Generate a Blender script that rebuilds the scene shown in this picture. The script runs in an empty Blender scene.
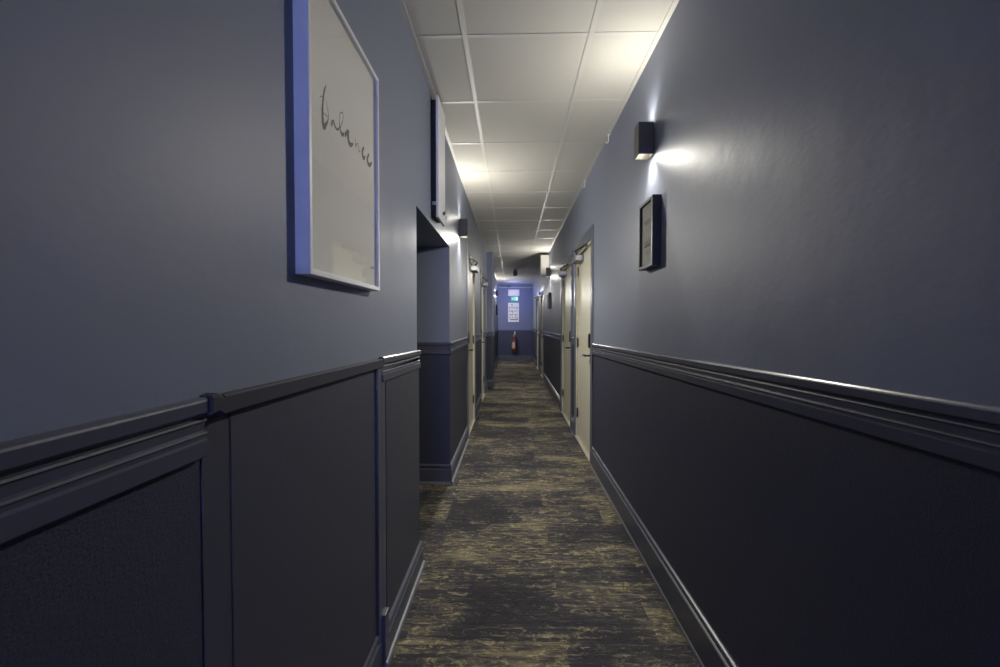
import bpy, bmesh, math, random
from mathutils import Vector, Matrix
S = bpy.context.scene
COL = S.collection
PI = math.pi

# ------------------------------------------------------------------ camera, world, light, exposure
F_PX = 423.0
cam_data = bpy.data.cameras.new('camera')
cam_data.sensor_width = 36.0
cam_data.lens = F_PX / 1000 * 36.0
cam_data.clip_start = 0.02
cam = bpy.data.objects.new('camera', cam_data)
COL.objects.link(cam)
cam.location = (0, 0, 1.25)
cam.rotation_euler = (PI/2 - math.atan(9.5/F_PX), 0, math.atan(12/F_PX))
S.camera = cam

world = bpy.data.worlds.new('evening_sky')
S.world = world
world.use_nodes = True
world.node_tree.nodes['Background'].inputs[0].default_value = (0.16, 0.22, 0.75, 1)
world.node_tree.nodes['Background'].inputs[1].default_value = 1.0

S.view_settings.view_transform = 'Standard'
S.view_settings.look = 'None'
S.view_settings.gamma = 1.0
S.view_settings.use_curve_mapping = False
S.view_settings.exposure = 1.66

WARM = (1.0, 0.955, 0.85)
SCONCE_W = 5.0

def area_light(name, loc, rot, sx, sy, power, color, spread=PI):
    d = bpy.data.lights.new(name, 'AREA')
    d.shape = 'RECTANGLE'; d.size = sx; d.size_y = sy
    d.energy = power; d.color = color; d.spread = spread
    o = bpy.data.objects.new(name, d); COL.objects.link(o)
    o.location = loc; o.rotation_euler = rot
    return o
# blue dusk daylight coming through the window at the corridor's rear end
area_light('window_daylight', (0.11, -3.9, 1.45), (PI/2, 0, PI), 0.8, 1.2, 150.0, (0.38, 0.46, 1.0))
# point lamp helper, used for the added blue fill at the far end
def point_light(name, loc, power, color, radius=0.02):
    d = bpy.data.lights.new(name, 'POINT')
    d.energy = power; d.color = color; d.shadow_soft_size = radius
    o = bpy.data.objects.new(name, d); COL.objects.link(o); o.location = loc
    return o

# ------------------------------------------------------------------ materials
MATS = {}
def new_mat(name):
    m = bpy.data.materials.new(name); m.use_nodes = True
    MATS[name] = m
    nt = m.node_tree
    return m, nt, nt.nodes['Principled BSDF']

def add(nt, kind, **kw):
    n = nt.nodes.new(kind)
    for k, v in kw.items(): setattr(n, k, v)
    return n

def simple(name, col, rough=0.5, metal=0.0, bump=0.0, bscale=60, var=0.06, coat=0.0, spec=0.5):
    m, nt, b = new_mat(name)
    b.inputs['Roughness'].default_value = rough
    b.inputs['Metallic'].default_value = metal
    b.inputs['Coat Weight'].default_value = coat
    b.inputs['Specular IOR Level'].default_value = spec
    geo = add(nt, 'ShaderNodeNewGeometry')
    nz = add(nt, 'ShaderNodeTexNoise'); nz.inputs['Scale'].default_value = bscale
    nz.inputs['Detail'].default_value = 4
    nt.links.new(geo.outputs['Position'], nz.inputs['Vector'])
    mx = add(nt, 'ShaderNodeMix', data_type='RGBA')
    mx.inputs['A'].default_value = (*[c*(1-var) for c in col], 1)
    mx.inputs['B'].default_value = (*[min(1, c*(1+var)) for c in col], 1)
    nt.links.new(nz.outputs['Fac'], mx.inputs['Factor'])
    nt.links.new(mx.outputs['Result'], b.inputs['Base Color'])
    if bump:
        bp = add(nt, 'ShaderNodeBump'); bp.inputs['Strength'].default_value = bump
        bp.inputs['Distance'].default_value = 0.002
        nt.links.new(nz.outputs['Fac'], bp.inputs['Height'])
        nt.links.new(bp.outputs['Normal'], b.inputs['Normal'])
    return m

UPPER = (0.185, 0.205, 0.27)
LOWER = (0.042, 0.045, 0.072)
def wall_paint(name, upper, lower, split=1.07, rough=0.54, emboss=True):
    """two-tone painted wall: slate above the chair rail, charcoal embossed lining paper below"""
    m, nt, b = new_mat(name)
    geo = add(nt, 'ShaderNodeNewGeometry')
    sep = add(nt, 'ShaderNodeSeparateXYZ'); nt.links.new(geo.outputs['Position'], sep.inputs[0])
    gt = add(nt, 'ShaderNodeMath', operation='GREATER_THAN'); gt.inputs[1].default_value = split
    nt.links.new(sep.outputs['Z'], gt.inputs[0])
    mx = add(nt, 'ShaderNodeMix', data_type='RGBA')
    mx.inputs['A'].default_value = (*lower, 1); mx.inputs['B'].default_value = (*upper, 1)
    nt.links.new(gt.outputs[0], mx.inputs['Factor'])
    nt.links.new(mx.outputs['Result'], b.inputs['Base Color'])
    # roller stipple, stretched a little
    mp = add(nt, 'ShaderNodeMapping'); mp.inputs['Scale'].default_value = (40, 40, 70)
    nt.links.new(geo.outputs['Position'], mp.inputs['Vector'])
    n1 = add(nt, 'ShaderNodeTexNoise'); n1.inputs['Scale'].default_value = 1.0; n1.inputs['Detail'].default_value = 5
    nt.links.new(mp.outputs[0], n1.inputs['Vector'])
    n2 = add(nt, 'ShaderNodeTexNoise'); n2.inputs['Scale'].default_value = 5.0; n2.inputs['Detail'].default_value = 3
    nt.links.new(geo.outputs['Position'], n2.inputs['Vector'])
    s = add(nt, 'ShaderNodeMath', operation='MULTIPLY_ADD'); s.inputs[1].default_value = 4.0
    nt.links.new(n2.outputs['Fac'], s.inputs[0]); nt.links.new(n1.outputs['Fac'], s.inputs[2])
    height = s.outputs[0]
    if emboss:
        w = add(nt, 'ShaderNodeTexWave', wave_type='BANDS', bands_direction='DIAGONAL')
        mw = add(nt, 'ShaderNodeMapping'); mw.inputs['Scale'].default_value = (1, 1.0, -1.3)
        nt.links.new(geo.outputs['Position'], mw.inputs['Vector'])
        nt.links.new(mw.outputs[0], w.inputs['Vector'])
        w.inputs['Scale'].default_value = 42; w.inputs['Distortion'].default_value = 5.0
        w.inputs['Detail'].default_value = 2; w.inputs['Detail Scale'].default_value = 3
        inv = add(nt, 'ShaderNodeMath', operation='SUBTRACT'); inv.inputs[0].default_value = 1.0
        nt.links.new(gt.outputs[0], inv.inputs[1])
        ml = add(nt, 'ShaderNodeMath', operation='MULTIPLY')
        nt.links.new(w.outputs['Fac'], ml.inputs[0]); nt.links.new(inv.outputs[0], ml.inputs[1])
        ma = add(nt, 'ShaderNodeMath', operation='MULTIPLY_ADD'); ma.inputs[1].default_value = 1.0
        nt.links.new(ml.outputs[0], ma.inputs[0]); nt.links.new(height, ma.inputs[2])
        height = ma.outputs[0]
    bp = add(nt, 'ShaderNodeBump'); bp.inputs['Strength'].default_value = 0.35
    bp.inputs['Distance'].default_value = 0.0012
    nt.links.new(height, bp.inputs['Height'])
    nt.links.new(bp.outputs['Normal'], b.inputs['Normal'])
    b.inputs['Roughness'].default_value = rough
    b.inputs['Specular IOR Level'].default_value = 0.35
    return m

def carpet_mat():
    m, nt, b = new_mat('carpet')
    L = nt.links.new
    geo = add(nt, 'ShaderNodeNewGeometry')
    br = add(nt, 'ShaderNodeTexBrick', offset=0.37, offset_frequency=2)
    br.inputs['Color1'].default_value = (0, 0, 0, 1); br.inputs['Color2'].default_value = (1, 1, 1, 1)
    br.inputs['Mortar Size'].default_value = 0.0; br.inputs['Scale'].default_value = 1.0
    br.inputs['Brick Width'].default_value = 1.0; br.inputs['Row Height'].default_value = 0.25
    mb = add(nt, 'ShaderNodeMapping'); mb.inputs['Location'].default_value = (0.42, 0.11, 0)
    L(geo.outputs['Position'], mb.inputs['Vector']); L(mb.outputs[0], br.inputs['Vector'])
    off = add(nt, 'ShaderNodeVectorMath', operation='SCALE'); off.inputs['Scale'].default_value = 7.0
    L(br.outputs['Color'], off.inputs[0])
    vec = add(nt, 'ShaderNodeVectorMath', operation='ADD')
    L(geo.outputs['Position'], vec.inputs[0]); L(off.outputs[0], vec.inputs[1])
    def noise(src, scale, detail, rough, dist=0.0):
        mp = add(nt, 'ShaderNodeMapping'); mp.inputs['Scale'].default_value = scale
        L(src, mp.inputs['Vector'])
        n = add(nt, 'ShaderNodeTexNoise'); n.inputs['Scale'].default_value = 1
        n.inputs['Detail'].default_value = detail; n.inputs['Roughness'].default_value = rough
        n.inputs['Distortion'].default_value = dist
        L(mp.outputs[0], n.inputs['Vector'])
        return n.outputs['Fac']
    def math_(op, a, c, clamp=False):
        n = add(nt, 'ShaderNodeMath', operation=op, use_clamp=clamp)
        for i, v in enumerate((a, c)):
            if isinstance(v, (int, float)): n.inputs[i].default_value = v
            else: L(v, n.inputs[i])
        return n.outputs[0]
    streak = noise(vec.outputs[0], (3.4, 44, 1), 8, 0.78, 0.5)
    patch = noise(geo.outputs['Position'], (1.9, 3.0, 1), 4, 0.6, 0.4)
    flake = noise(vec.outputs[0], (11, 26, 1), 8, 0.82, 1.8)
    fibre = noise(geo.outputs['Position'], (260, 330, 1), 2, 0.6)
    bw = math_('SUBTRACT', br.outputs['Fac'], 0.5)
    sepc = add(nt, 'ShaderNodeSeparateColor'); L(br.outputs['Color'], sepc.inputs[0])
    bw = math_('MULTIPLY', math_('SUBTRACT', sepc.outputs[0], 0.5), 0.07)
    v = math_('ADD', math_('MULTIPLY', streak, 0.42), math_('MULTIPLY', patch, 0.34))
    v = math_('ADD', v, math_('MULTIPLY', flake, 0.66))
    v = math_('ADD', v, bw)
    rp = add(nt, 'ShaderNodeValToRGB'); L(math_('SUBTRACT', v, 0.225), rp.inputs[0])
    e = rp.color_ramp.elements
    e[0].position = 0.42; e[0].color = (0.042, 0.040, 0.046, 1)
    e[1].position = 0.62; e[1].color = (0.360, 0.315, 0.200, 1)
    for p, c in ((0.465, (0.062, 0.062, 0.072, 1)), (0.50, (0.108, 0.100, 0.090, 1)), (0.545, (0.240, 0.206, 0.128, 1))):
        k = e.new(p); k.color = c
    # thin dark cracks through the pale flakes
    crack = math_('ABSOLUTE', math_('SUBTRACT', flake, 0.52), 0)
    crack = math_('MULTIPLY', crack, 18.0, True)
    crack = math_('ADD', math_('MULTIPLY', crack, 0.5), 0.5)
    fib = math_('ADD', math_('MULTIPLY', fibre, 0.9), 0.55)
    tot = math_('MULTIPLY', crack, fib)
    mul = add(nt, 'ShaderNodeVectorMath', operation='SCALE')
    L(rp.outputs['Color'], mul.inputs[0]); L(tot, mul.inputs['Scale'])
    L(mul.outputs[0], b.inputs['Base Color'])
    b.inputs['Roughness'].default_value = 0.95
    b.inputs['Specular IOR Level'].default_value = 0.1
    bp = add(nt, 'ShaderNodeBump'); bp.inputs['Strength'].default_value = 0.5; bp.inputs['Distance'].default_value = 0.003
    L(fibre, bp.inputs['Height']); L(bp.outputs['Normal'], b.inputs['Normal'])
    return m

def emit_mat(name, col, strength):
    m, nt, b = new_mat(name)
    b.inputs['Base Color'].default_value = (*col, 1)
    b.inputs['Emission Color'].default_value = (*col, 1)
    b.inputs['Emission Strength'].default_value = strength
    return m

def glass_mat():
    m, nt, b = new_mat('clear_glass')
    nt.nodes.remove(b)
    out = nt.nodes['Material Output']
    tr = add(nt, 'ShaderNodeBsdfTransparent'); gl = add(nt, 'ShaderNodeBsdfGlossy')
    gl.inputs['Roughness'].default_value = 0.03
    lw = add(nt, 'ShaderNodeLayerWeight'); lw.inputs['Blend'].default_value = 0.5
    pw = add(nt, 'ShaderNodeMath', operation='POWER'); pw.inputs[1].default_value = 5.0
    nt.links.new(lw.outputs['Facing'], pw.inputs[0])
    fr = add(nt, 'ShaderNodeMath', operation='MULTIPLY_ADD'); fr.inputs[1].default_value = 0.96; fr.inputs[2].default_value = 0.04
    nt.links.new(pw.outputs[0], fr.inputs[0])
    mx = add(nt, 'ShaderNodeMixShader')
    nt.links.new(fr.outputs[0], mx.inputs[0]); nt.links.new(tr.outputs[0], mx.inputs[1]); nt.links.new(gl.outputs[0], mx.inputs[2])
    nt.links.new(mx.outputs[0], out.inputs['Surface'])
    return m

M_WALL = wall_paint('slate_wall_paint', UPPER, LOWER)
M_END = wall_paint('blue_lit_end_wall_paint', (0.150, 0.175, 0.330), (0.040, 0.045, 0.095), split=1.03)  # slate wall paint with the blue light on the end wall put into its colour
M_TRIM = simple('charcoal_gloss_paint', (0.072, 0.077, 0.108), 0.33, bump=0.15, bscale=90)
M_ARCH = simple('slate_gloss_paint', (0.105, 0.115, 0.150), 0.32, bump=0.1, bscale=90)
M_PANEL = simple('charcoal_panel_paint', (0.050, 0.052, 0.074), 0.5, bump=0.25, bscale=55)
M_CAP = simple('matte_charcoal_cap', (0.050, 0.050, 0.066), 0.8, spec=0.2)
M_TOE = simple('grey_toe_strip', (0.19, 0.195, 0.23), 0.4)
M_TILE = simple('ceiling_tile_white', (0.46, 0.45, 0.415), 0.85, bump=0.1, bscale=150, var=0.03)
M_GRID = simple('ceiling_grid_white', (0.48, 0.47, 0.44), 0.5, var=0.02)
M_DOOR = simple('cream_door_paint', (0.60, 0.58, 0.47), 0.38, bump=0.08, bscale=30, var=0.03)
M_JAMB = simple('cream_jamb_paint', (0.48, 0.45, 0.33), 0.5)
M_SILL = simple('pale_threshold', (0.46, 0.43, 0.36), 0.45)
M_BLACK = simple('black_metal', (0.010, 0.010, 0.012), 0.4)
M_SILVER = simple('brushed_silver', (0.30, 0.30, 0.31), 0.45, metal=0.7)
M_BRASS = simple('dull_hinge_metal', (0.12, 0.11, 0.10), 0.4, metal=0.7)
M_SCONCE = simple('bronze_grey_sconce', (0.075, 0.070, 0.066), 0.38, metal=0.3)
M_WHITE = simple('white_lacquer', (0.72, 0.73, 0.76), 0.35, var=0.02)
M_BOX = simple('aged_white_plastic', (0.42, 0.41, 0.37), 0.5, var=0.02)
M_PAPER = simple('white_print_paper', (0.78, 0.76, 0.72), 0.8, var=0.015)
M_MAT = simple('cream_print_paper', (0.40, 0.39, 0.35), 0.8, var=0.02)
M_INK = simple('black_ink', (0.012, 0.012, 0.014), 0.7)
M_GREYINK = simple('grey_ink', (0.16, 0.16, 0.17), 0.7)
M_NAVY = simple('navy_box_paint', (0.010, 0.012, 0.030), 0.4)
M_BFRAME = simple('black_frame_lacquer', (0.012, 0.012, 0.015), 0.35)
M_RED = simple('extinguisher_red', (0.15, 0.022, 0.016), 0.3, coat=0.3)
M_RUBBER = simple('black_rubber', (0.012, 0.012, 0.012), 0.6)
M_GREEN = emit_mat('exit_green', (0.04, 0.50, 0.30), 0.12)
M_EXITW = emit_mat('exit_white', (0.7, 0.85, 0.8), 0.15)
M_LUM = emit_mat('luminaire_lens', (0.42, 0.40, 0.46), 0.18)
M_LAMP = emit_mat('lamp_lens', (1.0, 0.90, 0.72), 14.0)
M_SENSOR = simple('grey_plastic', (0.07, 0.075, 0.09), 0.5)
M_PIPE = simple('pale_pipe_paint', (0.40, 0.43, 0.55), 0.4)
M_CARPET = carpet_mat()
M_GLASS = glass_mat()

# ------------------------------------------------------------------ mesh helpers
def box(bm, x0, x1, y0, y1, z0, z1):
    x0, x1 = sorted((x0, x1)); y0, y1 = sorted((y0, y1)); z0, z1 = sorted((z0, z1))
    v = [bm.verts.new(p) for p in ((x0,y0,z0),(x1,y0,z0),(x1,y1,z0),(x0,y1,z0),(x0,y0,z1),(x1,y0,z1),(x1,y1,z1),(x0,y1,z1))]
    for f in ((0,3,2,1),(4,5,6,7),(0,1,5,4),(1,2,6,5),(2,3,7,6),(3,0,4,7)):
        bm.faces.new([v[i] for i in f])

def bbox_(bm, x0, x1, y0, y1, z0, z1, bev=0.002, seg=2):
    """bevelled box"""
    t = bmesh.new(); box(t, x0, x1, y0, y1, z0, z1)
    bmesh.ops.bevel(t, geom=t.edges[:], offset=bev, segments=seg, affect='EDGES', profile=0.6)
    me = bpy.data.meshes.new('t'); t.to_mesh(me); t.free()
    bm.from_mesh(me); bpy.data.meshes.remove(me)

def loft(bm, rings, cap=True, closed=True):
    vs = [[bm.verts.new(p) for p in r] for r in rings]
    n = len(rings[0])
    for a, c in zip(vs, vs[1:]):
        for i in range(n if closed else n-1):
            j = (i+1) % n
            bm.faces.new((a[i], a[j], c[j], c[i]))
    if cap:
        bm.faces.new(vs[0][::-1]); bm.faces.new(vs[-1])

def cyl(bm, p0, p1, r0, r1=None, n=20):
    r1 = r0 if r1 is None else r1
    p0, p1 = Vector(p0), Vector(p1)
    d = (p1-p0).normalized()
    a = d.orthogonal().normalized(); c = d.cross(a)
    loft(bm, [[p + (a*math.cos(2*PI*i/n) + c*math.sin(2*PI*i/n))*r for i in range(n)] for p, r in ((p0, r0), (p1, r1))])

def lathe(bm, cx, cy, prof, n=28):
    loft(bm, [[(cx+r*math.cos(2*PI*i/n), cy+r*math.sin(2*PI*i/n), z) for i in range(n)] for r, z in prof])

def tube(bm, pts, r, n=10):
    pts = [Vector(p) for p in pts]
    rings = []
    up = None
    for i, p in enumerate(pts):
        d = (pts[min(i+1, len(pts)-1)] - pts[max(i-1, 0)]).normalized()
        a = d.orthogonal().normalized() if up is None else (up - d*up.dot(d)).normalized()
        up = a; c = d.cross(a)
        rr = r[i] if isinstance(r, (list, tuple)) else r
        rings.append([p + (a*math.cos(2*PI*k/n) + c*math.sin(2*PI*k/n))*rr for k in range(n)])
    loft(bm, rings)

def obj(name, bm, mat, parent=None, smooth=False):
    bmesh.ops.recalc_face_normals(bm, faces=bm.faces[:])
    me = bpy.data.meshes.new(name); bm.to_mesh(me); bm.free()
    me.materials.append(mat)
    if smooth:
        me.polygons.foreach_set('use_smooth', [True]*len(me.polygons))
        me.set_sharp_from_angle(angle=math.radians(35))
    o = bpy.data.objects.new(name, me); COL.objects.link(o)
    if parent:
        o.parent = parent
        top = parent
        off = Vector((0, 0, 0))
        while top: off += top.location; top = top.parent
        for v in me.vertices: v.co -= off      # built in world units, stored in the thing's own frame
    return o

def thing(name, label, cat, loc, group=None):
    o = bpy.data.objects.new(name, None); COL.objects.link(o)
    o.location = loc; o.empty_display_size = 0.1
    o['label'] = label; o['category'] = cat
    if group: o['group'] = group
    return o

def tag(o, label, cat, group=None):
    o['label'] = label; o['category'] = cat
    if group: o['group'] = group
    return o

def struct(name, bm, mat, smooth=False):
    o = obj(name, bm, mat, None, smooth); o['kind'] = 'structure'
    return o

def ring_frame(bm, side, x_wall, depth, y0, y1, z0, z1, w, bev=0.0015):
    """mitred picture frame lying on a wall of the corridor: a rectangular section swept round"""
    xa, xb = x_wall, x_wall + side*depth
    rings = []
    for (y, z, sy, sz) in ((y0, z0, 1, 1), (y1, z0, -1, 1), (y1, z1, -1, -1), (y0, z1, 1, -1)):
        rings.append([(xa, y, z), (xb-side*bev, y, z), (xb, y+sy*bev, z+sz*bev), (xb, y+sy*(w-bev), z+sz*(w-bev)),
                      (xb-side*bev, y+sy*w, z+sz*w), (xa, y+sy*w, z+sz*w)])
    vs = [[bm.verts.new(p) for p in r] for r in rings]
    for k in range(4):
        a, c = vs[k], vs[(k+1) % 4]
        for i in range(6):
            j = (i+1) % 6
            bm.faces.new((a[i], a[j], c[j], c[i]))

# ------------------------------------------------------------------ dimensions
WL, WR = -0.485, 0.708          # wall faces
CH = 2.626                      # ceiling
Y0, YE = -4.0, 14.6             # rear end, far end
NA, NB, NZ = 2.145, 3.28, 1.85  # alcove opening on the left
TH = 0.14
DOORS_R = [(3.785, 4.69), (5.07, 6.01), (9.45, 10.36), (11.20, 12.20)]
DOORS_L = [(4.60, 5.47), (6.61, 7.47)]
DZ = 2.005

# ------------------------------------------------------------------ shell
bm = bmesh.new(); box(bm, -1.8, WR+TH, Y0-TH, YE+TH, -0.10, 0.0)
struct('floor', bm, M_CARPET)

def wall_with_doors(bm, x0, x1, y0, y1, doors):
    y = y0
    for a, c in doors:
        box(bm, x0, x1, y, a, 0, CH+0.1)
        box(bm, x0, x1, a, c, DZ, CH+0.1)
        y = c
    box(bm, x0, x1, y, y1, 0, CH+0.1)
bm = bmesh.new(); wall_with_doors(bm, WR, WR+TH, Y0, YE, DOORS_R)
struct('wall_right', bm, M_WALL)
bm = bmesh.new(); box(bm, WL-TH, WL, Y0, NA, 0, CH+0.1)
box(bm, -1.60, WL, NA, NB, NZ, CH+0.1)             # header over the alcove
box(bm, -1.75, WL, NB, NB+0.14, 0, CH+0.1)         # return wall
wall_with_doors(bm, WL-TH, WL, NB+0.14, YE, DOORS_L)
struct('wall_left', bm, M_WALL)
bm = bmesh.new(); box(bm, -1.74, -1.60, NA-0.14, NB, 0, CH+0.1); box(bm, -1.60, WL-TH, NA-0.14, NA, 0, CH+0.1)
struct('wall_alcove', bm, M_WALL)
bm = bmesh.new(); box(bm, WL-TH, WR+TH, YE, YE+TH, 0, CH+0.1)
struct('wall_end', bm, M_END)
bm = bmesh.new()
wx0, wx1, wz0, wz1 = -0.30, 0.52, 0.80, 2.10
box(bm, WL-TH, wx0, Y0-TH, Y0, 0, CH+0.1); box(bm, wx1, WR+TH, Y0-TH, Y0, 0, CH+0.1)
box(bm, wx0, wx1, Y0-TH, Y0, 0, wz0); box(bm, wx0, wx1, Y0-TH, Y0, wz1, CH+0.1)
struct('wall_rear', bm, M_WALL)
bm = bmesh.new()
for a, c, e, f in ((wx0, wx0+.05, wz0, wz1), (wx1-.05, wx1, wz0, wz1), (wx0+.05, wx1-.05, wz0, wz0+.05), (wx0+.05, wx1-.05, wz1-.05, wz1)):
    box(bm, a, c, Y0-0.10, Y0-0.04, e, f)
w = struct('window_1', bm, M_WHITE)
bm = bmesh.new(); box(bm, wx0+.05, wx1-.05, Y0-0.075, Y0-0.069, wz0+.05, wz1-.05)
obj('pane', bm, M_GLASS, w)

# pier at the far left
PX = -0.374
bm = bmesh.new(); box(bm, WL, PX, 8.10, 8.85, 0, CH)
struct('wall_pier', bm, M_WALL)

# ceiling: lay-in tiles, each slightly proud above the grid with a shadow gap
GX = [WL, -0.226, 0.374, WR]
GY = [2.05 + 0.6*k for k in range(-10, 22)]
bm = bmesh.new()
g = 0.012
xs = GX; ys = [Y0] + [y for y in GY if Y0+0.1 < y < YE-0.05] + [YE]
for i in range(3):
    for j in range(len(ys)-1):
        a, c = xs[i], xs[i+1]; d, e = ys[j], ys[j+1]
        bbox_(bm, a+g*.6, c-g*.6, d+g*.6, e-g*.6, CH+0.001, CH+0.018, 0.003, 1)
box(bm, WL-TH, WR+TH, Y0, YE, CH+0.02, CH+0.06)
struct('ceiling', bm, M_TILE)
bm = bmesh.new()
for x in GX[1:3]: box(bm, x-g, x+g, Y0, YE, CH-0.002, CH+0.004)
for y in ys[1:-1]: box(bm, WL+.002, WR-.002, y-g*.9, y+g*.9, CH-0.0012, CH+0.004)
struct('trim_1', bm, M_GRID)
bm = bmesh.new()
box(bm, WL, WL+0.022, Y0, YE, CH-0.005, CH+0.004); box(bm, WR-0.022, WR, Y0, YE, CH-0.005, CH+0.004)
box(bm, WL+.022, WR-.022, YE-0.022, YE, CH-0.005, CH+0.004)
struct('trim_2', bm, M_GRID)

# mouldings -------------------------------------------------------
RAIL = [(0, 0), (.012, 0), (.016, -.003), (.017, -.006), (.017, -.022), (.013, -.025), (.006, -.028), (.006, -.032), (.011, -.033),
        (.012, -.036), (.008, -.039), (.008, -.051), (.012, -.053), (.013, -.056), (.010, -.059), (.010, -.064), (.014, -.067), (.014, -.090), (.012, -.092), (0, -.092)]
BASE = [(0, .172), (.006, .172), (.012, .168), (.0145, .160), (.013, .151), (.008, .145), (.008, .140), (.012, .137), (.0155, .134), (.0155, 0), (0, 0)]
def run_y(bm, side, x, prof, y0, y1, z0=0.0, z1=None, k=1.0):
    z1 = z0 if z1 is None else z1
    loft(bm, [[(x+side*p*k, y, z+q) for p, q in prof] for y, z in ((y0, z0), (y1, z1))])
def run_x(bm, y, prof, x0, x1, z0=0.0, face=-1, k=1.0):
    loft(bm, [[(x, y+face*p*k, z0+q) for p, q in prof] for x in (x0, x1)])
def toe(bm, side, x, y0, y1, w=0.019):
    run_y(bm, side, x, [(0.010, 0.020), (w-.004, 0.019), (w, 0.014), (w, 0), (0.010, 0)], y0, y1)

# right wall: rails and baseboards between the doors
AW = 0.085
AH = 0.110
def gaps(doors, y0, y1):
    out, y = [], y0
    for a, c in doors: out.append((y, a-AW)); y = c+AW
    out.append((y, y1)); return out
def rail_z_r(y): return 1.140 - 0.0165*min(y, 3.7) if y < 3.8 else 1.095
bm = bmesh.new(); bb = bmesh.new(); tt = bmesh.new()
for a, c in gaps(DOORS_R, Y0, YE):
    if c-a < 0.05: continue
    run_y(bm, -1, WR, RAIL, a, c, rail_z_r(a), rail_z_r(c))
    run_y(bb, -1, WR, BASE, a, c, 0.008)
    toe(tt, -1, WR, a, c)
struct('trim_3', bm, M_TRIM); struct('baseboard_right', bb, M_TRIM); struct('trim_4', tt, M_TOE)

# left wall, near: embossed dado with a full chair rail, then a flush boarded section, then the pilaster
P = 0.010
bm = bmesh.new(); run_y(bm, 1, WL, RAIL, Y0, 0.640, 1.150, 1.137)
struct('trim_5', bm, M_TRIM)
bm = bmesh.new(); bbox_(bm, WL, WL+0.0025, 0.641, 0.705, 0.0, 1.098, 0.0012)
struct('trim_6', bm, M_PANEL)
bm = bmesh.new(); bbox_(bm, WL, WL+0.0045, 0.706, 1.462, 0.0, 1.098, 0.0015)
struct('trim_7', bm, M_PANEL)
bm = bmesh.new()
run_y(bm, 1, WL, [(0, 0), (.017, 0), (.020, -.003), (.020, -.029), (.017, -.032), (0, -.032)], 0.672, 1.520, 1.135, 1.124)
loft(bm, [[(WL+p, y, z+q) for p, q in ((0, 0), (.018, 0), (.022, -.004), (.022, -.027), (.018, -.031), (0, -.031))] for y, z in ((0.641, 1.139), (0.655, 1.141), (0.672, 1.131))])
struct('trim_8', bm, M_CAP)
bm = bmesh.new(); bbox_(bm, WL, WL+0.014, 1.470, 1.512, 0.0, 1.096, 0.003); bbox_(bm, WL, WL+0.011, 1.520, 1.566, 0.0, 1.096, 0.003)
struct('trim_9', bm, M_TRIM)
bm = bmesh.new(); bbox_(bm, WL, WL+P, 1.576, NA, 0.0, 1.08, 0.0015)
struct('trim_10', bm, M_PANEL)
bm = bmesh.new(); run_y(bm, 1, WL, RAIL, 1.522, NA+0.004, 1.130, 1.118, 1.25)
run_y(bm, 1, WL, RAIL, NB-0.018, DOORS_L[0][0]-AW, 1.108, 1.112)
run_x(bm, NB, RAIL, -1.60, WL+.004, 1.108, -1, 0.55)
for a, c in gaps(DOORS_L, NB, YE)[1:]:
    for a2, c2 in ([(a, c)] if a < 7 else [(a, 8.10), (8.85, c)]): run_y(bm, 1, WL, RAIL, a2, c2, 1.108)
struct('trim_11', bm, M_TRIM)
bm = bmesh.new(); run_y(bm, 1, PX, RAIL, 8.082, 8.868, 1.105); run_x(bm, 8.10, RAIL, WL, PX+.004, 1.105, -1, 0.55)
struct('trim_12', bm, M_TRIM)
bm = bmesh.new()
run_y(bm, 1, WL, BASE, Y0, 0.640)
run_y(bm, 1, WL, BASE, 0.706, 1.495, -0.03)
run_y(bm, 1, WL+P, BASE, 1.540, NA+0.012, -0.045); bbox_(bm, WL, WL+P+0.018, 1.495, 1.542, 0, 0.195, 0.003)
run_y(bm, 1, WL, BASE, NB-0.016, DOORS_L[0][0]-AW, -0.02); run_x(bm, NB, BASE, -1.60, WL+.008, -0.02)
for a, c in gaps(DOORS_L, NB, YE)[1:]:
    for a2, c2 in ([(a, c)] if a < 7 else [(a, 8.10), (8.85, c)]): run_y(bm, 1, WL, BASE, a2, c2)
run_y(bm, 1, PX, BASE, 8.084, 8.866); run_x(bm, 8.10, BASE, WL, PX+.008)
struct('baseboard_left', bm, M_TRIM)
bm = bmesh.new()
toe(bm, 1, WL, 0.706, 1.475); toe(bm, 1, WL+P, 1.497, NA+0.02, 0.026); toe(bm, 1, WL+.004, NB-0.02, DOORS_L[0][0]-AW, 0.024)
run_x(bm, NB, [(0.010, 0.020), (.018, .018), (.019, 0), (.010, 0)], -1.60, WL+.008)
for a, c in gaps(DOORS_L, NB, YE)[1:]:
    for a2, c2 in ([(a, c)] if a < 7 else [(a, 8.08), (8.87, c)]): toe(bm, 1, WL, a2, c2)
struct('trim_13', bm, M_TOE)
# end wall
bm = bmesh.new(); run_x(bm, YE, RAIL, WL+.03, WR-.03, 1.085, -1, 0.8); struct('trim_14', bm, M_END)
bm = bmesh.new(); run_x(bm, YE, BASE, WL+.02, WR-.02); struct('baseboard_end', bm, M_TRIM)

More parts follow.
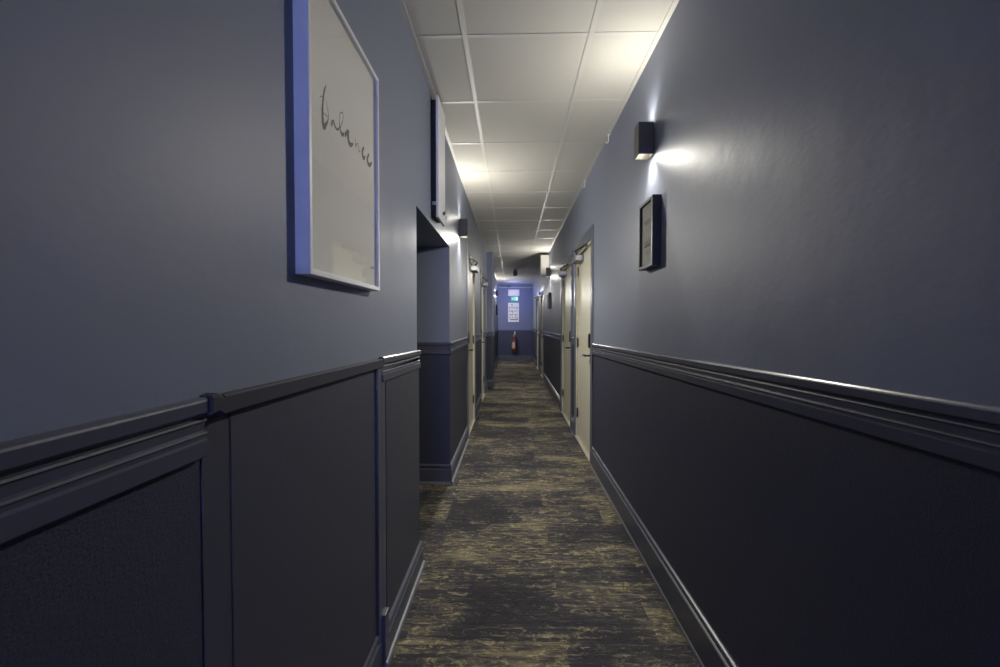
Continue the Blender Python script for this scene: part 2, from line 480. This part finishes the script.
# ------------------------------------------------------------------ doors
def make_door(n, side, x, y0, y1, lever=True, dark=False):
    """door in the wall at x; the corridor lies on the side*X side. Latch at y0 (near), hinges at y1 (far)."""
    bm = bmesh.new()
    AP = 0.012
    for a, c, e, f in ((y0-AW, y0, 0, DZ+AH), (y1, y1+AW, 0, DZ+AH), (y0, y1, DZ, DZ+AH)):
        bbox_(bm, x, x+side*AP, a, c, e, f, 0.004)
    root = obj('door_%d' % n, bm, M_ARCH); root['kind'] = 'structure'
    rx = x - side*0.020                                # leaf face, set back in the wall
    bm = bmesh.new()
    box(bm, x-side*.13, x+side*.001, y0, y0+.022, 0, DZ); box(bm, x-side*.13, x+side*.001, y1-.022, y1, 0, DZ)
    box(bm, x-side*.13, x+side*.001, y0+.022, y1-.022, DZ-.022, DZ)
    obj('jamb', bm, M_JAMB, root)
    bm = bmesh.new(); bbox_(bm, rx, rx-side*.042, y0+.025, y1-.025, 0.022, DZ-.026, 0.002)
    leaf = obj('leaf', bm, M_DOOR, root)
    bm = bmesh.new(); bbox_(bm, x-side*.12, x+side*.011, y0+.0, y1-.0, 0, 0.020, 0.004)
    obj('threshold', bm, M_SILL, root)
    # lock case and long plate
    ly = y0 + 0.100
    bm = bmesh.new(); bbox_(bm, rx, rx+side*.030, ly-.034, ly+.034, 1.030, 1.165, 0.012, 3)
    bbox_(bm, rx, rx+side*.012, ly-.024, ly+.024, 0.885, 1.06, 0.005, 2)
    lk = obj('lock_plate', bm, M_BLACK, leaf)
    bm = bmesh.new(); cyl(bm, (rx+side*.010, ly, 0.96), (rx+side*.062, ly, 0.96), 0.0085)
    tube(bm, [(rx+side*.056, ly-.004, .96), (rx+side*.060, ly+.02, .96), (rx+side*.060, ly+.07, .959), (rx+side*.058, ly+.125, .957)], [.011, .011, .010, .010])
    obj('lever_handle', bm, M_BLACK, leaf)
    for z in (0.28, 1.05, 1.82):
        bm = bmesh.new(); cyl(bm, (rx+side*.009, y1-.024, z-.05), (rx+side*.009, y1-.024, z+.05), 0.009)
        box(bm, rx+side*.001, rx+side*.004, y1-.06, y1-.024, z-.045, z+.045)
        obj('hinge', bm, M_BRASS, root)
    # overhead closer: body on the leaf, jointed arm up to the head of the frame
    bm = bmesh.new(); bbox_(bm, rx, rx+side*.085, y1-.36, y1-.10, 1.8950, 1.9550, 0.006, 2)
    cb = obj('closer_body', bm, M_SILVER, root)
    bm = bmesh.new(); cyl(bm, (rx+side*.05, y1-.20, 1.9500), (rx+side*.05, y1-.20, 1.9760), .014)
    tube(bm, [(rx+side*.05, y1-.20, 1.9720), (rx+side*.095, y1-.44, 1.9740)], .010)
    tube(bm, [(rx+side*.095, y1-.44, 1.9780), (rx+side*.05, y1-.62, 1.9900), (rx+side*.03, y1-.66, 2.0000)], .009)
    box(bm, rx+side*.0, rx+side*.05, y1-.69, y1-.63, 1.9840, 2.0055)
    obj('closer_arm', bm, M_BLACK, root)
    return root
for i, (a, c) in enumerate(DOORS_R): make_door(i+1, -1, WR, a, c)
for i, (a, c) in enumerate(DOORS_L): make_door(i+5, 1, WL, a, c)

# ------------------------------------------------------------------ sconces
def make_sconce(side, x, y, zt, label, power=SCONCE_W):
    W, H, T = 0.075, 0.158, 0.003
    zb = zt-H; gap = 0.006
    xa = x+side*gap; xb = x+side*(gap+W)
    y0, y1 = y-W/2, y+W/2
    root = thing('wall_sconce', label, 'wall light', (x, y, zb), 'up and down wall lights')
    bm = bmesh.new()
    o = [(xa, y0), (xb, y0), (xb, y1), (xa, y1)]
    s = side
    i_ = [(xa+s*T, y0+T), (xb-s*T, y0+T), (xb-s*T, y1-T), (xa+s*T, y1-T)]
    zs = [[(p[0], p[1], z) for p in q] for q, z in ((o, zb), (o, zt), (i_, zt), (i_, zb))]
    vs = [[bm.verts.new(p) for p in r] for r in zs]
    for k in range(4):
        a, c = vs[k], vs[(k+1) % 4]
        for m in range(4): bm.faces.new((a[m], a[(m+1) % 4], c[(m+1) % 4], c[m]))
    obj('shade', bm, M_SCONCE, root)
    bm = bmesh.new(); box(bm, xa+s*T, xb-s*T, y0+T, y1-T, (zt+zb)/2-.03, (zt+zb)/2+.03)
    obj('lamp_holder', bm, M_SCONCE, root)
    bm = bmesh.new(); bbox_(bm, x, xa, y-.03, y+.03, zb+.03, zt-.03, .001)
    obj('wall_plate', bm, M_SCONCE, root)
    xm = (xa+xb)/2
    for d, zc in ((1, (zt+zb)/2+.03), (-1, (zt+zb)/2-.03)):
        bm = bmesh.new(); lathe(bm, xm, y, [(.024, zc), (.024, zc+d*.004), (.018, zc+d*.010), (.006, zc+d*.012)] if d > 0 else [(.006, zc+d*.012), (.018, zc+d*.010), (.024, zc+d*.004), (.024, zc)])
        obj('lamp', bm, M_LAMP, root, True)
        ld = bpy.data.lights.new('sconce_light', 'POINT')
        ld.energy = power*(3.0 if d > 0 else 5.0); ld.color = WARM; ld.shadow_soft_size = 0.022
        ld.use_nodes = True
        em = ld.node_tree.nodes['Emission']
        fo = ld.node_tree.nodes.new('ShaderNodeLightFalloff'); fo.inputs['Strength'].default_value = 1.0; fo.inputs['Smooth'].default_value = 0.70
        ld.node_tree.links.new(fo.outputs['Quadratic'], em.inputs['Strength'])
        lo = bpy.data.objects.new('sconce_light', ld); COL.objects.link(lo)
        lo.parent = root; lo.location = Vector((xm, y, zc+d*(H/2-.03-.005))) - root.location
        sd = bpy.data.lights.new('sconce_beam', 'SPOT')
        sd.energy = power*(0.28 if d > 0 else 0.75); sd.color = WARM; sd.shadow_soft_size = 0.012
        sd.spot_size = math.radians(100); sd.spot_blend = 1.0
        so = bpy.data.objects.new('sconce_beam', sd); COL.objects.link(so)
        so.parent = root; so.location = Vector((xm, y, zc+d*(H/2-.03-.012))) - root.location
        so.rotation_euler = (PI if d > 0 else 0, 0, 0)
    return root
make_sconce(-1, WR, 2.175, 2.252, 'bronze box sconce on the right wall above the small black picture')
make_sconce(1, WL, 3.885, 2.205, 'bronze box sconce on the left wall just past the alcove', SCONCE_W*1.35)
make_sconce(-1, WR, 7.86, 2.285, 'small distant sconce on the right wall in front of the white box', SCONCE_W*1.2)
make_sconce(1, WL, 12.83, 2.260, 'farthest sconce on the left wall beyond the pier', SCONCE_W*1.3)

# ------------------------------------------------------------------ framed poster on the left
py0, py1, pz0, pz1 = 0.937, 1.438, 1.362, 2.078
t = thing('framed_poster', 'large white framed poster with brush lettering on the left wall', 'picture', (WL, (py0+py1)/2, pz0))
bm = bmesh.new(); ring_frame(bm, 1, WL, 0.034, py0, py1, pz0, pz1, 0.014)
obj('frame', bm, M_WHITE, t)
bm = bmesh.new(); box(bm, WL+.002, WL+.022, py0+.012, py1-.012, pz0+.012, pz1-.012)
pr = obj('print', bm, M_PAPER, t)
XP = WL+0.0222
def brush(bm, pts, ws, x=XP):
    """flat ink stroke on the sheet: pts (y,z), half widths"""
    P_ = []
    pts = [Vector((p[0], p[1])) for p in pts]
    out = []
    n = len(pts)
    for i in range(n-1):                      # Catmull-Rom
        p0, p1, p2, p3 = pts[max(i-1, 0)], pts[i], pts[i+1], pts[min(i+2, n-1)]
        for s in range(8):
            u = s/8
            q = 0.5*((2*p1)+(p2-p0)*u+(2*p0-5*p1+4*p2-p3)*u*u+(3*p1-p0-3*p2+p3)*u**3)
            out.append((q, ws[i]*(1-u)+ws[i+1]*u))
    out.append((pts[-1], ws[-1]))
    prev = None
    for i, (q, w_) in enumerate(out):
        d = (out[min(i+1, len(out)-1)][0]-out[max(i-1, 0)][0])
        if d.length == 0: continue
        d.normalize(); nrm = Vector((-d.y, d.x))
        a = bm.verts.new((x, q.x+nrm.x*w_, q.y+nrm.y*w_)); c = bm.verts.new((x, q.x-nrm.x*w_, q.y-nrm.y*w_))
        if prev: bm.faces.new((prev[0], prev[1], c, a))
        prev = (a, c)
# the word "balance", written large in brush script (sheet coordinates: metres along the wall, height)
G = 0.0012
LET = [
 ([(1.052,1.842),(1.046,1.831),(1.040,1.817),(1.035,1.796),(1.032,1.775),(1.032,1.757),(1.034,1.742),(1.039,1.735),(1.046,1.741),(1.059,1.756),(1.065,1.770),(1.063,1.785),(1.057,1.798),(1.050,1.805)],
  [G,.0022,.0026,.0030,.0034,.0040,.0050,.0056,.0042,.0020,G,G,G*.8,G*.5]),
 ([(1.018,1.797),(1.025,1.802),(1.032,1.805)], [G*.6,G*.8,G*.5]),
 ([(1.020,1.771),(1.035,1.768),(1.053,1.770),(1.065,1.769)], [G*.5,G*.7,G*.8,G*.5]),
 ([(1.096,1.777),(1.087,1.772),(1.081,1.763),(1.083,1.759),(1.089,1.765),(1.095,1.777)], [.0022,G,G*1.4,.0022,G,G]),
 ([(1.095,1.779),(1.100,1.770),(1.110,1.765),(1.122,1.766),(1.133,1.776)], [.0022,.0030,.0026,.0020,G]),
 ([(1.133,1.776),(1.134,1.793),(1.136,1.810),(1.143,1.820),(1.155,1.827),(1.160,1.821),(1.155,1.803),(1.142,1.784),(1.138,1.776),(1.143,1.769),(1.154,1.766),(1.166,1.777)], [G*1.3,G,G*.8,G*.8,G,G*.8,G*.8,G,.0024,.0036,.0040,G]),
 ([(1.172,1.768),(1.174,1.775),(1.184,1.786),(1.196,1.797)], [.0020,.0036,.0034,.0034]),
 ([(1.196,1.799),(1.193,1.781),(1.198,1.768),(1.211,1.763),(1.232,1.775)], [.0038,.0056,.0056,.0052,.0016]),
 ([(1.249,1.797),(1.250,1.785),(1.253,1.771)], [G,G*1.3,G]),
 ([(1.253,1.775),(1.261,1.787),(1.270,1.790),(1.276,1.781),(1.281,1.772),(1.287,1.777)], [G*.6,G,G,G*1.4,G*1.6,G*.6]),
 ([(1.323,1.802),(1.314,1.794),(1.308,1.782),(1.311,1.770),(1.321,1.768),(1.333,1.779)], [.0030,.0036,.0050,.0056,.0046,.0018]),
 ([(1.370,1.800),(1.359,1.789),(1.352,1.776),(1.359,1.767),(1.376,1.767),(1.397,1.784)], [.0028,.0036,.0048,.0056,.0050,.0020]),
]
bm = bmesh.new()
for pts, ws in LET: brush(bm, pts, [q*1.42 for q in ws])
obj('lettering', bm, M_INK, pr)
bm = bmesh.new()
for k in range(7): brush(bm, [(1.376+k*.0055, 1.432), (1.378+k*.0055, 1.438+.003*(k % 2)), (1.380+k*.0055, 1.433)], [.0009]*3)
obj('signature', bm, M_GREYINK, pr)
bm = bmesh.new(); box(bm, WL+.0245, WL+.0265, py0+.0125, py1-.0125, pz0+.0125, pz1-.0125)
obj('glass', bm, M_GLASS, t)

# ------------------------------------------------------------------ small black pictures
def small_picture(side, x, y0, y1, z0, z1, label, detail=True, depth=0.042):
    t = thing('framed_picture', label, 'picture', (x, (y0+y1)/2, z0), 'small black framed pictures')
    bm = bmesh.new(); ring_frame(bm, side, x, depth, y0, y1, z0, z1, 0.016)
    obj('frame', bm, M_BFRAME, t)
    bm = bmesh.new(); box(bm, x+side*.002, x+side*(depth-.012), y0+.014, y1-.014, z0+.014, z1-.014)
    pr = obj('print', bm, M_MAT, t)
    if detail:
        xp = x+side*(depth-.0117)
        w, h = y1-y0, z1-z0
        rnd = random.Random(4)
        bm = bmesh.new()
        for r, zz in enumerate((.71, .685, .66)):            # printed lines near the top
            y = y0+w*.30
            while y < y1-w*.30:
                l = rnd.uniform(.006, .018)
                brush(bm, [(y, z0+h*zz), (y+l*.5, z0+h*zz+.001), (y+l, z0+h*zz)], [.0022]*3, xp); y += l+.005
        obj('caption_lines', bm, M_INK, pr); bm = bmesh.new()
        for k in range(9):                                    # little row of tall and short marks
            yy = y0+w*.30+k*w*.05; hh = (.030, .018, .036, .014, .026, .040, .016, .030, .020)[k]
            brush(bm, [(yy, z0+h*.33), (yy, z0+h*.33+hh*.5), (yy, z0+h*.33+hh)], [.0030]*3, xp)
        obj('mark_row', bm, M_INK, pr); bm = bmesh.new()
        brush(bm, [(y0+w*.28, z0+h*.325), (y0+w*.5, z0+h*.325), (y1-w*.26, z0+h*.325)], [.0028]*3, xp)
        obj('base_line', bm, M_INK, pr)
        bm = bmesh.new()
        for zz in (.26, .235, .21): brush(bm, [(y0+w*.34, z0+h*zz), (y0+w*.5, z0+h*zz), (y1-w*.34, z0+h*zz)], [.0016]*3, xp)
        obj('fine_lines', bm, M_GREYINK, pr)
    return t
small_picture(-1, WR, 2.040, 2.258, 1.530, 1.865, 'black framed print on the right wall below the nearest sconce')
small_picture(-1, WR, 7.68, 7.97, 1.530, 1.820, 'distant black framed picture on the right wall beneath the second sconce')
small_picture(1, WL, 12.68, 12.98, 1.520, 1.830, 'tiny black picture on the left wall beyond the pier')

# ------------------------------------------------------------------ shallow wall cabinet near the ceiling, left
t = thing('wall_cabinet', 'shallow navy wall cabinet with a white door above the alcove', 'cabinet', (WL, 2.65, 1.90))
bm = bmesh.new(); bbox_(bm, WL, WL+.032, 2.545, 2.75, 1.905, 2.590, .002)
obj('body', bm, M_NAVY, t)
bm = bmesh.new(); bbox_(bm, WL+.034, WL+.050, 2.515, 2.76, 1.885, 2.600, .002)
dr = obj('door', bm, M_WHITE, t)
bm = bmesh.new(); cyl(bm, (WL+.049, 2.665, 1.945), (WL+.060, 2.665, 1.945), .009); cyl(bm, (WL+.058, 2.665, 1.945), (WL+.064, 2.665, 1.945), .013)
obj('knob', bm, M_BRASS, dr)
bm = bmesh.new(); bbox_(bm, WL+.006, WL+.036, 2.538, 2.560, 1.965, 1.985, .002)
obj('bracket', bm, M_WHITE, t)

# white box beyond the far right sconce
t = thing('junction_box', 'white box high on the right wall behind the distant sconce', 'box', (WR, 8.23, 2.195))
bm = bmesh.new(); bbox_(bm, WR, WR-.150, 8.13, 8.33, 2.200, 2.570, .004)
obj('casing', bm, M_BOX, t)
bm = bmesh.new(); bbox_(bm, WR-.150, WR-.158, 8.125, 8.335, 2.195, 2.575, .002)
obj('cover', bm, M_BOX, t)

# hooks at the ceiling edge
for (y, lab) in ((3.11, 'small white hook at the ceiling edge above the first right door'), (4.10, 'second small white hook at the right ceiling edge, farther on')):
    bm = bmesh.new()
    box(bm, WR-.018, WR, y-.012, y+.012, CH-.008, CH-.0055)
    tube(bm, [(WR-.012, y, CH-.006), (WR-.012, y, CH-.05), (WR-.016, y, CH-.065), (WR-.026, y, CH-.068), (WR-.031, y, CH-.055)], .0045, 8)
    tag(obj('ceiling_hook', bm, M_WHITE, None, True), lab, 'hook', 'ceiling hooks')

# hanging sensor far down the corridor
t = thing('ceiling_sensor', 'dark grey sensor hanging from the ceiling near the far end', 'sensor', (0.08, 10.7, CH))
bm = bmesh.new(); lathe(bm, 0.08, 10.7, [(.030, CH-.165), (.048, CH-.155), (.052, CH-.12), (.052, CH-.05), (.046, CH-.035), (.030, CH-.03)])
obj('head', bm, M_SENSOR, t, True)
bm = bmesh.new(); lathe(bm, 0.08, 10.7, [(.018, CH-.034), (.018, CH-.012), (.055, CH-.010), (.055, CH-.0045)])
obj('mount', bm, M_SENSOR, t, True)

# ------------------------------------------------------------------ end wall
t = thing('emergency_luminaire', 'white glowing box light at the top of the blue end wall', 'light', (0.06, YE, 2.24))
bm = bmesh.new(); bbox_(bm, -0.135, 0.255, YE-.05, YE, 2.215, 2.430, .006); obj('housing', bm, M_WHITE, t)
bm = bmesh.new(); bbox_(bm, -0.120, 0.240, YE-.066, YE-.048, 2.230, 2.415, .008); obj('lens', bm, M_LUM, t)
pl = point_light('end_wall_blue_fill', (0.06, YE-.75, 2.30), 3.4, (0.36, 0.43, 1.0), 0.10)  # added blue fill light floating before the end wall, separate from the luminaire

t = thing('exit_sign', 'green running-figure exit sign under the white box light', 'sign', (0.09, YE, 2.03))
bm = bmesh.new(); bbox_(bm, -0.030, 0.215, YE-.022, YE, 2.040, 2.195, .003); obj('panel', bm, M_GREEN, t)
bm = bmesh.new()
def flat(bm, pts, y): bm.faces.new([bm.verts.new((p[0], y, p[1])) for p in pts])
fy = YE-.0225
flat(bm, [(.125, 2.06), (.195, 2.06), (.195, 2.18), (.125, 2.18)], fy)                       # doorway
flat(bm, [(-.015, 2.118), (.012, 2.145), (.012, 2.128), (.045, 2.128), (.045, 2.108), (.012, 2.108), (.012, 2.091)], fy)  # arrow
def limb(bm, a, c, w):
    d = (Vector(c)-Vector(a)); n = Vector((-d.y, d.x)).normalized()*w
    flat(bm, [Vector(a)+n, Vector(c)+n, Vector(c)-n, Vector(a)-n], fy)
for a, c in (((.082, 2.148), (.088, 2.112)), ((.088, 2.112), (.108, 2.090)), ((.108, 2.090), (.100, 2.062)), ((.088, 2.112), (.070, 2.092)), ((.070, 2.092), (.050, 2.085)), ((.084, 2.142), (.104, 2.128)), ((.084, 2.142), (.064, 2.130))):
    limb(bm, a, c, .006)
flat(bm, [(.086+.011*math.cos(k*PI/5), 2.165+.011*math.sin(k*PI/5)) for k in range(10)], fy)
obj('pictogram', bm, M_EXITW, t)

t = thing('wall_chart', 'white framed chart of dark marks on the end wall', 'poster', (0.05, YE, 1.32))
bm = bmesh.new()
for a, c, e, f in ((-.135, .238, 1.320, 1.345), (-.135, .238, 1.955, 1.980), (-.135, -.112, 1.345, 1.955), (.215, .238, 1.345, 1.955)):
    box(bm, a, c, YE-.022, YE, e, f)
obj('frame', bm, M_WHITE, t)
bm = bmesh.new(); box(bm, -.112, .215, YE-.012, YE, 1.345, 1.955); sh = obj('print', bm, M_WHITE, t)
bm = bmesh.new(); rnd = random.Random(8); fy = YE-.0125
for r, zt in enumerate((1.85, 1.73, 1.61, 1.50)):
    base = True
    for k in range(6):
        x = -.085+k*.052 + rnd.uniform(-.008, .008); h = rnd.uniform(.05, .10); w_ = rnd.uniform(.008, .017)
        if k and rnd.random() < .18: continue
        if k == 0 and r: obj('mark_row', bm, M_INK, sh); bm = bmesh.new()
        if base: flat(bm, [(-.09, zt-.047), (.20, zt-.047), (.20, zt-.042), (-.09, zt-.042)], fy); base = False
        flat(bm, [(x, zt-h), (x+w_, zt-h+.01), (x+w_*.8, zt), (x-.004, zt-.012)], fy)
        if rnd.random() < .6: flat(bm, [(x+w_*.8, zt-h*.5), (x+w_+.014, zt-h*.45), (x+w_+.012, zt-h*.7), (x+w_*.8, zt-h*.65)], fy)
obj('mark_row', bm, M_INK, sh); bm = bmesh.new()
flat(bm, [(-.070, 1.385), (.190, 1.385), (.190, 1.412), (-.070, 1.412)], fy)
obj('title_bar', bm, M_INK, sh); bm = bmesh.new()
flat(bm, [(-.03, 1.895), (.02, 1.890), (.03, 1.915), (-.02, 1.925)], fy)
obj('emblem', bm, M_INK, sh)

t = thing('water_pipe', 'thin pale pipe crossing the end wall under the ceiling', 'pipe', (0.1, YE, 2.5))
bm = bmesh.new(); cyl(bm, (WL+.002, YE-.05, 2.505), (WR-.002, YE-.05, 2.505), .018); obj('pipe_run', bm, M_PIPE, t, True)
bm = bmesh.new(); bbox_(bm, -.17, -.06, YE-.085, YE-.03, 2.512, 2.560, .008); obj('valve', bm, M_SENSOR, t)
for x in (-.38, .10, .58):
    bm = bmesh.new(); box(bm, x-.010, x+.010, YE-.07, YE, 2.482, 2.528); obj('clamp', bm, M_PIPE, t)

# fire extinguisher hanging on the end wall
ex, ey = 0.075, YE-.105
t = thing('fire_extinguisher', 'red fire extinguisher with pale label hanging on the end wall', 'extinguisher', (ex, ey, 0.30))
bm = bmesh.new(); lathe(bm, ex, ey, [(.055, .300), (.078, .306), (.085, .325), (.085, .640), (.078, .690), (.055, .725), (.028, .742), (.024, .765)])
cy_ = obj('cylinder', bm, M_RED, t, True)
bm = bmesh.new()
n = 10; vs = []
for k in range(n+1):
    a = math.radians(195 + 95*k/n)
    vs.append([bm.verts.new((ex+.0865*math.cos(a), ey+.0865*math.sin(a), z)) for z in (.42, .63)])
for a, c in zip(vs, vs[1:]): bm.faces.new((a[0], c[0], c[1], a[1]))
obj('sticker', bm, M_MAT, cy_)
bm = bmesh.new(); cyl(bm, (ex, ey, .760), (ex, ey, .830), .024); bbox_(bm, ex-.03, ex+.03, ey-.03, ey+.03, .79, .83, .006)
obj('valve', bm, M_BRASS, t)
bm = bmesh.new(); tube(bm, [(ex+.01, ey-.02, .835), (ex+.02, ey-.06, .875), (ex+.03, ey-.12, .89)], .010); tube(bm, [(ex+.01, ey-.03, .81), (ex+.02, ey-.08, .825), (ex+.03, ey-.13, .82)], .009)
obj('handle', bm, M_RED, t)
bm = bmesh.new(); tube(bm, [(ex+.02, ey, .81), (ex+.075, ey-.02, .80), (ex+.115, ey-.03, .72), (ex+.115, ey-.03, .55), (ex+.108, ey-.03, .42)], .012); cyl(bm, (ex+.108, ey-.03, .43), (ex+.106, ey-.03, .33), .014, .020)
obj('hose', bm, M_RUBBER, t, True)
bm = bmesh.new(); box(bm, ex-.02, ex+.02, YE-.09, YE, .745, .765); box(bm, ex-.03, ex+.03, YE-.012, YE, .60, .90)
obj('wall_bracket', bm, M_SILVER, t)
bm = bmesh.new(); bbox_(bm, .085, .115, YE-.040, YE-.026, .86, .99, .003)
tag(obj('inspection_tag', bm, M_WHITE), 'small white tag on the end wall above the extinguisher', 'tag')

# rubber door stop at the foot of the pier
bm = bmesh.new(); lathe(bm, -.425, 8.045, [(.022, 0.0), (.024, .006), (.020, .014), (.019, .045), (.015, .052)], 18)
tag(obj('door_stop', bm, M_RUBBER, None, True), 'small black rubber door stop at the foot of the pier', 'door stop')
